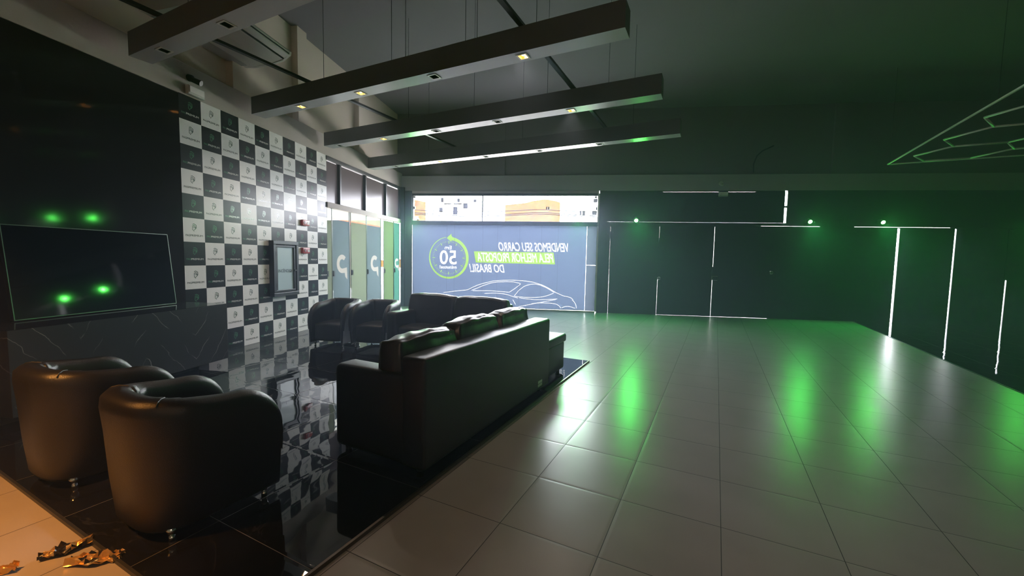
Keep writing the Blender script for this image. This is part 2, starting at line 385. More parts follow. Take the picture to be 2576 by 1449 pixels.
# street wall: band and upper wall
def fbox(bm, x0, x1, o0, o1, z0, z1, mi=0):
    vs = [F(x0, o0, z0), F(x1, o0, z0), F(x1, o1, z0), F(x0, o1, z0), F(x0, o0, z1), F(x1, o0, z1), F(x1, o1, z1), F(x0, o1, z1)]
    v = [bm.verts.new(c) for c in vs]
    for f in ((3, 2, 1, 0), (4, 5, 6, 7), (0, 1, 5, 4), (1, 2, 6, 5), (2, 3, 7, 6), (3, 0, 4, 7)): bm.faces.new([v[i] for i in f]).material_index = mi
bm = b_new(); fbox(bm, -5.75, 17, -.03, .25, 3.735, 4.21); struct(mesh('wall_front_band', bm, M['soffit'], bevel=.008))
bm = b_new(); fbox(bm, -5.75, 17, .05, .3, 4.21, CZ); fbox(bm, -2.6, -2.2, .0, .05, 4.21, CZ); fbox(bm, 7.2, 7.7, -.02, .05, 4.21, CZ)
struct(mesh('wall_front_upper', bm, M['ceiling']))
# corner post and street window frame
bm = b_new(); box(bm, -5.56, -5.43, 12.60, 12.74, 0, 3.85); fbox(bm, -5.43, -5.19, -.06, .1, 0, 3.735)
struct(mesh('wall_front_post', bm, M['dark_metal'], bevel=.006))
bm = b_new()
fbox(bm, -5.19, .72, -.05, .09, 3.655, 3.735, 0); fbox(bm, -5.19, .72, -.03, .07, 3.58, 3.655, 1)
fbox(bm, -5.19, .74, -.05, .09, 2.66, 2.79, 1)
fbox(bm, -5.19, -5.15, -.02, .07, 2.79, 3.58, 0); fbox(bm, .69, .74, -.05, .09, .03, 3.655, 0); fbox(bm, -2.905, -2.87, -.01, .05, 2.79, 3.58, 1)
fbox(bm, -5.19, .70, -.05, .09, 0, .045, 0)
win = struct(mesh('window_1', bm, [M['steel'], M['dark_metal']], bevel=.004))
bm = b_new(); v = [bm.verts.new(F(x, .03, z)) for x, z in ((-5.15, 2.79), (.69, 2.79), (.69, 3.58), (-5.15, 3.58))]; bm.faces.new(v); sheet('window_pane', bm, M['glass'], win)
bm = b_new()
for x in (-5.13, -.86, -.80, .66): fbox(bm, x-.022, x+.022, -.01, .045, 3.16, 3.25)
for x in (-5.12, .63): fbox(bm, x-.03, x+.03, -.01, .045, 3.52, 3.57)
mesh('glass_clip', bm, M['black'], win)
bm = b_new(); v = [bm.verts.new(F(x, .03, z)) for x, z in ((-5.19, .03), (.71, .03), (.71, 2.66), (-5.19, 2.66))]; bm.faces.new(v); sheet('shop_pane', bm, M['glass'], win)

# ------------------------------------------------------------------ printed shade on the street window
seams = [-4.037, -3.788, -2.865, -2.388, -1.684, -.998, -.482]
X0, X1, Z0, Z1 = -5.184, .392, .062, 2.662
def bb(x_right, x_left, z0, z1, shear=0.0): return lambda u, v: (x_right + (x_left-x_right)*u - shear*(v-.5)*-1*0 + shear*(.5-v), z0 + (z1-z0)*v)
texts = [('VENDEMOS SEU CARRO', bb(-.15, -2.355, 1.86, 2.135, .05)), ('DO BRASIL!', bb(-2.17, -3.275, 1.17, 1.432, .05)),
         ('Em', bb(-3.877, -4.106, 1.884, 2.0)), ('50', bb(-3.71, -4.27, 1.396, 1.854)), ('minutos!', bb(-3.713, -4.267, 1.262, 1.371))]
btext = ('PELA MELHOR PROPOSTA', bb(-.63, -3.04, 1.52, 1.80, .05))
tl = [[fn(*p) for p in lp] for s, fn in texts for lp in text_loops(s)[0]]
banner = [(-3.149, 1.834), (-.615, 1.834), (-.555, 1.469), (-3.081, 1.478)]
bl = [[btext[1](*p) for p in lp] for lp in text_loops(btext[0])[0]]
RC = (-3.97, 1.61)
def ringpts():
    outer, inner = [], []
    for i in range(61):
        a = math.radians(80 - i*342/60)      # clockwise from the arrow head
        f = i/60
        w = .088*(1-f)**.8 + .016 if f < .35 else .016 + .060*(1-(f-.35)/.65)
        outer.append((RC[0]+.655*math.cos(a), RC[1]+.675*math.sin(a))); inner.append((RC[0]+(.655-w)*math.cos(a), RC[1]+(.675-w)*math.sin(a)))
    return outer + inner[::-1]
greens = [ringpts(), [(-4.05, 2.245), (-3.885, 2.385), (-3.885, 2.31), (-3.86, 2.30), (-3.85, 2.175), (-3.885, 2.165), (-3.885, 2.125)]]
for i in range(60):
    a = 2*PI*i/60; big = i % 5 == 0; r0, r1, hw = (.455 if big else .50), (.54 if big else .535), (.013 if big else .006)
    if math.degrees(a) > 84 and math.degrees(a) < 96 and 0: continue
    c, s = math.cos(a), math.sin(a)
    greens.append([(RC[0]+r*c-k*s, RC[1]+r*s+k*c) for r, k in ((r0, -hw), (r1, -hw), (r1, hw), (r0, hw))])
cars = [[(-4.128, 0.485), (-3.717, 0.547), (-3.348, 0.59), (-3.209, 0.662), (-2.983, 0.767), (-2.733, 0.841), (-2.483, 0.904), (-2.235, 0.928), (-1.913, 0.944), (-1.568, 0.935), (-1.249, 0.9), (-0.955, 0.822), (-0.735, 0.719), (-0.514, 0.591), (-0.271, 0.489), (-0.151, 0.474), (-0.03, 0.436), (0.035, 0.378)],
 [(0.0, 0.366), (0.057, 0.33), (0.119, 0.235), (0.142, 0.114)],
 [(-3.208, 0.58), (-2.857, 0.734), (-2.607, 0.827), (-2.408, 0.869), (-2.11, 0.89), (-1.862, 0.889), (-1.665, 0.852), (-1.627, 0.829)], [(-1.635, .818), (-1.809, 0.676), (-1.98, 0.556)], [(-2.0, .554), (-2.104, 0.562), (-2.603, 0.587), (-3.16, 0.572)],
 [(-1.817, 0.447), (-1.684, 0.618), (-1.515, 0.758), (-1.321, 0.825), (-1.175, 0.841), (-1.004, 0.809), (-0.808, 0.729), (-0.555, 0.59)], [(-.58, .57), (-0.729, 0.5), (-0.922, 0.44), (-1.165, 0.413), (-1.459, 0.409), (-1.80, 0.43)],
 [(-2.777, 0.493), (-2.477, 0.516), (-2.227, 0.509), (-2.028, 0.473), (-1.85, 0.417), (-1.704, 0.38)], [(-1.66, 0.393), (-1.482, 0.366), (-1.163, 0.346), (-0.871, 0.353), (-0.461, 0.390)], [(-.5, .375), (-0.725, 0.32), (-0.991, 0.263), (-1.355, 0.177), (-1.699, 0.1)],
 [(-1.257, 0.189+.03), (-0.99, 0.227+.02), (-0.674, 0.25), (-0.48, 0.227), (-0.382, 0.157), (-0.344, 0.102)], [(-0.32, 0.11), (-0.237, 0.15), (-0.118, 0.171), (0.003, 0.146), (0.099, 0.108)], [(-1.863, 0.317), (-1.774, 0.172)]]
cl = []
for st_ in cars:
    for p, q in zip(st_, st_[1:]):
        d = (Vector(q)-Vector(p)).normalized()*.003; cl.append(stroke([(p[0]-d.x, p[1]-d.y), (q[0]+d.x, q[1]+d.y)], .014))
blue = thing('printed_window_shade', 'large blue printed shade with mirrored white slogan, green dial and car outline, in street window', 'window shade', F(-2.4, -.0, 0))
def fs(tris, off):
    bm = b_new(); vd = {}
    for t in tris:
        vs = []
        for x, z in t:
            k = (round(x, 5), round(z, 5))
            if k not in vd: vd[k] = bm.verts.new(F(x, off, z) - blue.location)
            vs.append(vd[k])
        try: bm.faces.new(vs)
        except ValueError: pass
    return bm
rect = [(X0, Z0), (X1, Z0), (X1, Z1), (X0, Z1)]
txs = [[[fn(*p) for p in lp] for lp in text_loops(s_)[0]] for s_, fn in texts]
sheet('shade_cloth', fs(region(rect, txs + [[banner]] + [[g] for g in greens] + [[c] for c in cl]), -.012), M['blue_film'], blue)
sheet('green_print', fs(region(banner, [bl]), -.0125), M['green_film'], blue)
sheet('dial_marking', fs(region(None, [[g] for g in greens]), -.0125), M['green_film'], blue)
bm = b_new(); v = [bm.verts.new(F(x, -.006, z) - blue.location) for x, z in ((X0, Z0), (X1, Z0), (X1, Z1), (X0, Z1))]; bm.faces.new(v)
sheet('backing', bm, M['white_film'], blue)
bm = b_new()
for x in seams: 
    w = .006
    fbox(bm, x-w/2, x+w/2, -.016, -.0135, Z0, Z1)
for v in bm.verts: v.co -= blue.location
mesh('panel_seam', bm, pmat('seam_grey', (.07, .085, .12), .6), blue)
bm = b_new(); fbox(bm, X0, X1, -.03, -.008, Z0-.012, Z0)
for v in bm.verts: v.co -= blue.location
mesh('bottom_bar', bm, M['white_plastic'], blue)
g2 = thing('grey_side_panel', 'narrow grey two-piece panel beside the blue printed shade', 'window panel', F(.53, 0, 0))
for z0, z1 in ((.046, 1.462), (1.468, 2.662)):
    bm = b_new(); v = [bm.verts.new(F(x, -.01, z)-g2.location) for x, z in ((.396, z0), (.692, z0), (.692, z1), (.396, z1))]; bm.faces.new(v); sheet('panel', bm, M['grey_panel'], g2)
bm = b_new(); tube(bm, [F(-5.15, -.03, .75), F(-5.13, -.04, .55), F(-5.08, -.05, .3), F(-5.10, -.05, .02)], .004, 6)
tag(mesh('hanging_cable', bm, M['black']), 'thin dark cable hanging at the left edge of the blue shade', 'cable')

# ------------------------------------------------------------------ blacked-out shopfront right of the window
bm = b_new()
def fp(x0, x1, z0, z1, o0=-.01, o1=.02): fbox(bm, x0, x1, o0, o1, z0, z1)
fbox(bm, .74, .95, -.04, .06, 0, 3.735)
fp(.95, 6.01, 2.8065, 3.698); fp(6.065, 17, 2.80, 3.74, -.03, .05); fp(6.0, 6.065, 3.25, 3.30)
fp(.95, 17, 2.716, 2.803, -.03, .05); fp(.95, 5.4, 2.68, 2.72); fp(5.4, 7.0, 2.68, 2.713); fp(7.0, 7.9, 2.68, 2.72); fp(7.9, 10.35, 2.68, 2.711); fp(10.35, 17, 2.68, 2.72)
fp(.95, 2.6, 3.69, 3.74); fp(2.6, 5.2, 3.7015, 3.74); fp(5.2, 6.0, 3.69, 3.74)
fp(11.78, 11.88, 1.29, 2.70); fp(2.53, 2.57, 1.12, 2.33); fp(4.10, 4.15, 1.20, 1.5); fp(1.08, 1.12, 2.3, 2.5)
struct(mesh('wall_front', bm, M['blackout']))
doors = [(.95, 1.098), (1.101, 2.548), (2.553, 4.124), (4.134, 5.7295), (5.731, 7.4), (7.402, 9.025), (9.085, 10.468), (10.504, 11.813), (11.845, 13.5), (13.502, 17)]
for i, (a, b) in enumerate(doors):
    bm = b_new(); fbox(bm, a, b, 0.0, .03, .003 if i in (2, 3) else .0, 2.685)
    d = struct(mesh('door_%d' % (i+1), bm, M['blackout']))
    if i in (2, 3, 4):
        bm = b_new()
        x = a+.03; z = {2: 1.115, 3: 1.154, 4: 1.358}[i]
        for k in range(16):
            a0, a1 = 2*PI*k/16, 2*PI*(k+1)/16
        if i == 3:
            fbox(bm, x-.06, x+.10, -.03, -.005, z+.055, z+.065); fbox(bm, x-.06, x+.10, -.03, -.005, z-.065, z-.055); fbox(bm, x-.065, x-.055, -.03, -.005, z-.065, z+.065); fbox(bm, x-.04, x+.08, -.045, 0, z-.05, z+.05, 1)
        else:
            cyl(bm, F(x, -.03, z), F(x, 0, z), .05, .055, 20)
            cyl(bm, F(x, -.05, z), F(x, -.03, z), .022, .022, 16, 1); fbox(bm, x-.005, x+.07, -.045, -.03, z-.012, z+.012, 1)
        mesh('door_lock', bm, [M['chrome'], M['black']], d)

# ------------------------------------------------------------------ sliding glass doors and frosted transom in the left wall
WX = -5.56
bm = b_new(); box(bm, -5.66, -5.53, 8.60, 12.62, 2.70, 2.82)
mesh_h = struct(mesh('trim_4', bm, M['frame_paint'], bevel=.006))
bm = b_new(); box(bm, -5.66, -5.54, 8.60, 12.62, 3.76, 3.85); struct(mesh('trim_5', bm, M['dark_metal'], bevel=.006))
bm = b_new(); box(bm, -5.64, -5.54, 8.60, 12.6, .0, .015); struct(mesh('trim_6', bm, M['steel']))
ty = [8.60, 9.18, 10.39, 11.60, 12.60]
for i in range(4):
    bm = b_new(); box(bm, -5.63, -5.53, ty[i+1]-.075, ty[i+1]-.005, 2.82, 3.76)
    if i == 3: bm.free(); bm = b_new(); box(bm, -5.63, -5.55, 12.52, 12.60, 2.82, 3.76)
    w = struct(mesh('window_%d' % (i+2), bm, M['dark_metal'], bevel=.005))
    bm = b_new(); box(bm, -5.62, -5.585, ty[i], ty[i]+.05, 2.82, 3.76); mesh('window_sash', bm, M['steel'], w)
    bm = b_new(); v = [bm.verts.new((-5.60, y, z)) for y, z in ((ty[i], 2.82), (ty[i+1], 2.82), (ty[i+1], 3.745), (ty[i], 3.745))]; bm.faces.new(v); sheet('window_pane', bm, M['frosted'], w)
    bm = b_new(); v = [bm.verts.new((-5.60, y, z)) for y, z in ((ty[i], 3.745), (ty[i+1], 3.745), (ty[i+1], 3.76), (ty[i], 3.76))]; bm.faces.new(v); sheet('window_gap', bm, M['glass'], w)
def logo(yc, zc, s):
    # open ring with a hooked tail, mirrored (seen from inside)
    P = lambda a, q: (yc + q*s*math.cos(a), zc + q*s*math.sin(a))
    A = [math.radians(d) for d in range(45, 271, 9)]
    ring = [P(a, 1.0) for a in A] + [P(a, .50) for a in A[::-1]]
    q = [(-.06, -.54), (.95, -.40), (1.05, -1.75), (.62, -1.45), (.52, -.99), (-.06, -1.0)]
    return [[ring], [[(yc+s*a, zc+s*b) for a, b in q]]]
panels = [(8.60, 8.85, 'door_green', 0), (8.86, 9.63, 'door_blue', 1), (9.65, 10.46, 'door_green', 0), (10.48, 11.32, 'door_blue', 1), (11.46, 12.15, 'door_lime', 0), (12.18, 12.60, 'door_teal', 1)]
for i, (y0, y1, mt, lg) in enumerate(panels):
    x = -5.585 - .012*(i % 2)
    bm = b_new()
    for a, b in ((y0, y0+.012), (y1-.03, y1)): box(bm, x-.008, x+.008, a, b, .015, 2.70)
    box(bm, x-.008, x+.008, y0, y1, .015, .04)
    d = struct(mesh('door_%d' % (i+11), bm, M['stile']))
    zt_ = 2.46 if i in (1, 2, 3) else 2.68
    bm = b_new(); v = [bm.verts.new((x, y, z)) for y, z in ((y0, .03), (y1, .03), (y1, 2.70), (y0, 2.70))]; bm.faces.new(v); sheet('door_pane', bm, M['glass_green'], d)
    # film with the white mark cut out of it
    yc, zc, s = (y0+y1)/2 + .02, 1.33, .225 if y1-y0 > .5 else .15
    loops = [[(y0+.02, .05), (y1-.02, .05), (y1-.02, zt_), (y0+.02, zt_)]]
    lg_ = logo(yc, zc+.08, s) if lg else []
    for nm, tris, mm in (('door_film', region(loops[0], lg_), mt),) + ((('door_mark', region(None, lg_), 'door_white'),) if lg else ()):
        bm = b_new()
        for t_ in tris: bm.faces.new([bm.verts.new((x+.004, y, z)) for y, z in t_])
        sheet(nm, bm, M[mm], d)
    bm = b_new(); box(bm, x+.008, x+.03, y0+.0, y0+.06, 1.12, 1.25); mesh('door_handle', bm, M['black'], d)
bm = b_new()
for z in (1.0, 1.62): box(bm, -5.56, -5.50, 12.56, 12.58, z, z+.012)
cyl(bm, (-5.50, 12.57, .95), (-5.50, 12.57, 1.68), .012, None, 10)
tag(mesh('pull_handle', bm, M['black']), 'black vertical pull handle at the end of the sliding glass doors', 'door handle')

# ------------------------------------------------------------------ outside the building
bm = b_new(); box(bm, -90, 90, -30, 140, -.4, -.15); struct(mesh('ground', bm, M['street']))
bm = b_new(); box(bm, -9.2, -5.9, 3, 13.5, 3.9, 4.05); struct(mesh('canopy', bm, M['out_white']))
def building(x0, x1, y, z0, z1, wins, label):
    t = thing('apartment_building', label, 'building', ((x0+x1)/2, y, 0)); cx = (x0+x1)/2
    bm = b_new(); box(bm, x0-cx, x1-cx, 0, 8, z0, z1); mesh('facade', bm, M['out_white'], t)
    for a, b, c, d in wins:
        bm = b_new(); box(bm, a-cx, b-cx, -.06, .02, c, d); mesh('window', bm, M['out_window'], t)
    return t
building(-16.8, -9.0, 45, -.2, 12, [(-12.4, -11.9, 7.2, 7.8), (-15, -14.7, 7.9, 8.4), (-15.2, -14.8, 6.8, 7.3), (-13.1, -12.8, 7.9, 8.3), (-11.2, -10.9, 7.9, 8.2)], 'white building behind the utility pole, seen through the high street window')
building(-1.6, 6, 46, -.2, 12, [(.55, .75, 6.6, 7.1), (.85, 1.15, 6.6, 7.1), (1.9, 2.4, 6.65, 7.1), (2.0, 2.5, 8.0, 8.4)], 'white building at the right end of the high street window')
bm = b_new(); box(bm, -44, -42, 20, 60, -.2, 7); 
for i in range(3): pass
mesh_s = struct(mesh('wall_outside', bm, M['out_white']))
bm = b_new(); box(bm, -12.4, -12, -4, 24.3, -.2, 3.3, 0); box(bm, -12.4, -11.98, -4, 24.3, 3.3, 3.5, 1); box(bm, -12.4, -12, -4, 24.3, 3.5, 8, 0)  # added wall, coloured dark, to dim sky and light at the glass doors
struct(mesh('wall_sky_block', bm, [pmat('dark_render', (.03, .03, .022), .9, spec=0, nscale=1.5, namp=.4), pmat('red_band', (.09, .02, .012), .8, spec=0)]))
# hillside: rough terrain rising to the right
bm = b_new(); nx, ny = 60, 14; vs = []
for i in range(nx+1):
    for j in range(ny+1):
        x = -40 + i*68/nx; y = 60 + j*4
        an = x/(y if y > 1 else 1)
        sl = .149 - (an+.08)*-.16*-1 if an > -.08 else .148 + (an+.08)*.158 if an > -.26 else .120 + (-.26-an)*.22
        if an < -.41: sl = 0
        z = (1.6 + y*max(0, sl))*math.sin(min(1, j/9)*PI/2) + noise.noise(Vector((x*.25, y*.2, 0)))*1.0
        vs.append(bm.verts.new((x, y, z - .5)))
for i in range(nx):
    for j in range(ny):
        a = i*(ny+1)+j; bm.faces.new((vs[a], vs[a+ny+1], vs[a+ny+2], vs[a+1]))
struct(mesh('terrain_hillside', bm, M['hill'], smooth=True))
up_ = thing('utility_pole', 'utility pole with crossarm in front of the white building outside', 'utility pole', (-11.8, 39, -.15))
bm = b_new(); cyl(bm, (0, 0, 0), (0, 0, 7.9), .17, .11, 12); mesh('pole', bm, M['out_white'], up_)
bm = b_new(); box(bm, -.9, .9, -.06, .06, 7.0, 7.12); cyl(bm, (.35, -.3, 6.0), (.35, -.3, 6.7), .22, None, 12); mesh('crossarm', bm, M['out_window'], up_)
for k, (z, sag) in enumerate(((6.1, .35), (5.95, .3), (6.35, .25))):
    bm = b_new(); tube(bm, [(-18.2 + 40*t/32, -.25, z + .15 - sag*math.sin(PI*((t/32*3) % 1))) for t in range(33)], .04, 5); mesh('power_line', bm, M['out_window'], up_)

# ------------------------------------------------------------------ checkered backdrop
S = 0.3475; Y0 = 5.135; ZB = 0.0225
bd = tag(link('checkered_backdrop', None, None, (WX, Y0, 0)), 'black and white checkered sponsor backdrop with repeated green emblem on the left wall', 'backdrop')
bm = b_new()
def hexarc(bm, cy, cz, mi, sc):
    # emblem: three nested bent strokes and a hooked corner, as one sign
    def st(pts, w):
        q = stroke(pts, w)
        n = len(pts)
        Lf, Rt = q[:n], q[n:][::-1]
        for k in range(n-1):
            a, b, c, d = Lf[k], Lf[k+1], Rt[k+1], Rt[k]
            bm.faces.new([bm.verts.new((.0025, cy+p[0]*sc, cz+p[1]*sc)) for p in (a, b, c, d)]).material_index = mi
    st([(-.40, .62), (-.05, .80), (.50, .52), (.52, -.05), (.36, -.20)], .13)
    st([(-.50, .20), (-.05, .44), (.24, .26), (.30, -.02), (.42, -.12)], .13)
    st([(-.50, -.10), (-.08, .12), (.24, -.10), (.44, -.26), (.12, -.48), (-.02, -.36)], .12)
    st([(-.36, -.18), (-.42, -.50), (-.02, -.84), (-.02, -.62)], .12)
ncol, nrow = 10, 11
for i in range(ncol):
    for j in range(nrow):
        y0 = i*S; z1 = ZB + (11-j)*S*1.0026; z0 = z1 - S*1.0026
        dark = (i + j) % 2 == 0
        vv = [bm.verts.new((.0015, y0, z0)), bm.verts.new((.0015, y0+S, z0)), bm.verts.new((.0015, y0+S, z1)), bm.verts.new((.0015, y0, z1))]
        bm.faces.new(vv).material_index = 1 if dark else 0
        cyy = y0+S*.5; 
        hexarc(bm, cyy, z0+S*.62, 2 if dark else 3, S*.19)
        a, b = z0+S*.235, z0+S*.315
        put_text(bm, 'PAG', lambda u, v: (.0025, y0+S*(.10+.20*u), a+(b-a)*v), 4 if not dark else 2)
        put_text(bm, 'PREMIUM', lambda u, v: (.0025, y0+S*(.315+.575*u), a+(b-a)*v), 5 if dark else 4)
box(bm, 0.0005, .0012, 0, ncol*S, ZB, ZB+11*S, 1)
sheet('printed_vinyl', bm, [M['vin_w'], M['vin_b'], M['vin_grn'], M['vin_dgrn'], M['vin_gtxt'], M['vin_txt']], bd)

# ------------------------------------------------------------------ fire cabinet, alarms, emergency lights, camera on the left wall
fc = thing('fire_hose_cabinet', 'black framed fire cabinet with pale INCÊNDIO panel on the checkered wall', 'fire cabinet', (WX+.004, 7.14, 0))
bm = b_new(); ya, yb, za, zb = -.35, .35, .815, 1.865
for a, b, c, d in ((ya, yb, za, za+.07), (ya, yb, zb-.07, zb), (ya, ya+.07, za+.07, zb-.07), (yb-.07, yb, za+.07, zb-.07)): box(bm, 0, .10, a, b, c, d)
mesh('outer_frame', bm, M['dark_metal'], fc, bevel=.008)
bm = b_new()
for a, b, c, d in ((-.27, .27, .895, .935), (-.27, .27, 1.745, 1.785), (-.27, -.225, .935, 1.745), (.225, .27, .935, 1.745)): box(bm, .01, .085, a, b, c, d)
mesh('door_frame', bm, M['dark_metal'], fc, bevel=.006)
bm = b_new(); box(bm, .03, .06, -.225, .225, .935, 1.745); mesh('door_panel', bm, M['box_face'], fc)
bm = b_new(); put_text(bm, 'INCÊNDIO', lambda u, v: (.0615, -.185+.36*u, 1.265+.075*v)); sheet('lettering', bm, pmat('blue_grey_ink', (.05, .08, .11), .4), fc)
for z in (1.03, 1.62):
    bm = b_new(); box(bm, .08, .10, -.30, -.25, z-.04, z+.04); mesh('hinge', bm, M['black'], fc)
bm = b_new(); cyl(bm, (.085, .22, 1.30), (.12, .22, 1.30), .022, .018, 14); box(bm, .11, .125, .19, .25, 1.293, 1.307); mesh('latch', bm, M['black'], fc)
for z0, lab in ((2.212, 'red alarm sounder box on the checkered wall, upper of the two'), (1.64, 'red alarm call box on the checkered wall, lower of the two')):
    t = thing('fire_alarm', lab, 'fire alarm', (WX+.004, 7.80, z0), 0, 'red alarm boxes on the checkered wall')
    bm = b_new(); box(bm, 0, .055, -.11, .11, 0, .118); mesh('housing', bm, M['red'], t, bevel=.008, seg=3)
    bm = b_new(); box(bm, .055, .058, .03, .095, .03, .08); mesh('sign_plate', bm, M['white_plastic'], t)
    bm = b_new(); cyl(bm, (.055, -.045, .06), (.062, -.045, .06), .03, None, 16); mesh('push_disc', bm, pmat('dark_red', (.14, .01, .01), .4), t)
def emergency(loc, rotz, label):
    t = thing('emergency_light', label, 'emergency light', loc, rotz)
    bm = b_new(); box(bm, -.13, .13, 0, .06, 0, .13); mesh('housing', bm, M['white_plastic'], t, bevel=.008, seg=3)
    bm = b_new(); box(bm, -.115, .115, -.012, 0, .03, .115); mesh('diffuser', bm, M['tube'], t)
    return t
emergency(Vector((-5.49, 5.36, 3.87)), -PI/2+PI, 'white emergency light box on the concrete band above the checkered wall')
emergency(F(4.28, -.05-.06, 3.56), FA, 'small emergency light box on the band above the blacked-out shopfront')
t = thing('security_camera', 'black security camera above the white emergency light on the left wall', 'camera', (-5.56, 5.31, 4.12))
bm = b_new(); cyl(bm, (0, 0, 0), (.05, 0, -.01), .05, .045, 16); mesh('base', bm, M['black'], t)
bm = b_new(); cyl(bm, (.04, 0, -.02), (.16, .04, -.07), .035, .04, 16); mesh('barrel', bm, M['black'], t)
t = thing('smoke_detector', 'small round detector on the band above the blacked-out shopfront', 'detector', F(4.22, -.03, 3.95), FA)
bm = b_new(); cyl(bm, (0, 0, 0), (0, -.03, 0), .07, .06, 20); mesh('base', bm, M['white_plastic'], t)
bm = b_new(); cyl(bm, (.02, -.03, -.05), (.03, -.06, -.07), .04, .03, 16); mesh('sensor', bm, M['white_plastic'], t)
bm = b_new(); tube(bm, [F(5.10, -.02, 4.25), F(5.08, -.05, 4.5), F(5.15, -.08, 4.72), F(5.28, -.1, 4.85), F(5.55, -.14, 4.98)], .018, 8)
tag(mesh('loose_cable', bm, M['black']), 'short loose cable sticking out of the dark wall above the shopfront', 'cable')

# ------------------------------------------------------------------ television and stone counter
tv = thing('television', 'large television leaning on the stone counter, switched off, reflecting green lamps', 'television', (-5.55, 3.975, .905))
TW, TH = .818, .94
tilt = math.radians(-6.3)
def tvp(o): o.location = (.165, 0, 0); o.rotation_euler = (0, tilt, 0); return o
bm = b_new(); box(bm, .0, .045, -TW, TW, 0, TH); tvp(mesh('housing', bm, M['black'], tv, bevel=.006, seg=3))
bm = b_new(); box(bm, .045, .048, -TW+.007, TW-.007, .012, TH-.007); tvp(mesh('screen', bm, M['screen'], tv))
bm = b_new()
for a, b, c, d in ((-TW, TW, 0, .007), (-TW, TW, TH-.007, TH), (-TW, -TW+.007, .007, TH-.007), (TW-.007, TW, .007, TH-.007)): box(bm, .044, .052, a, b, c, d)
tvp(mesh('bezel', bm, M['bezel'], tv))
ct = thing('stone_counter', 'long dark veined stone counter floating along the black wall under the television', 'counter', (-5.555, 3.95, PZ))
bm = b_new(); box(bm, 0.0, .735, -1.15, 1.12, .10, .875); mesh('body', bm, M['marble'], ct, bevel=.004)
bm = b_new(); box(bm, 0.0, .737, -1.152, 1.122, .875, .88); mesh('top', bm, pmat('polished_dark_stone', (.03, .031, .032), .08), ct)
bm = b_new(); box(bm, 0.0, .52, -1.1, .86, 0, .10); mesh('plinth', bm, M['black'], ct)

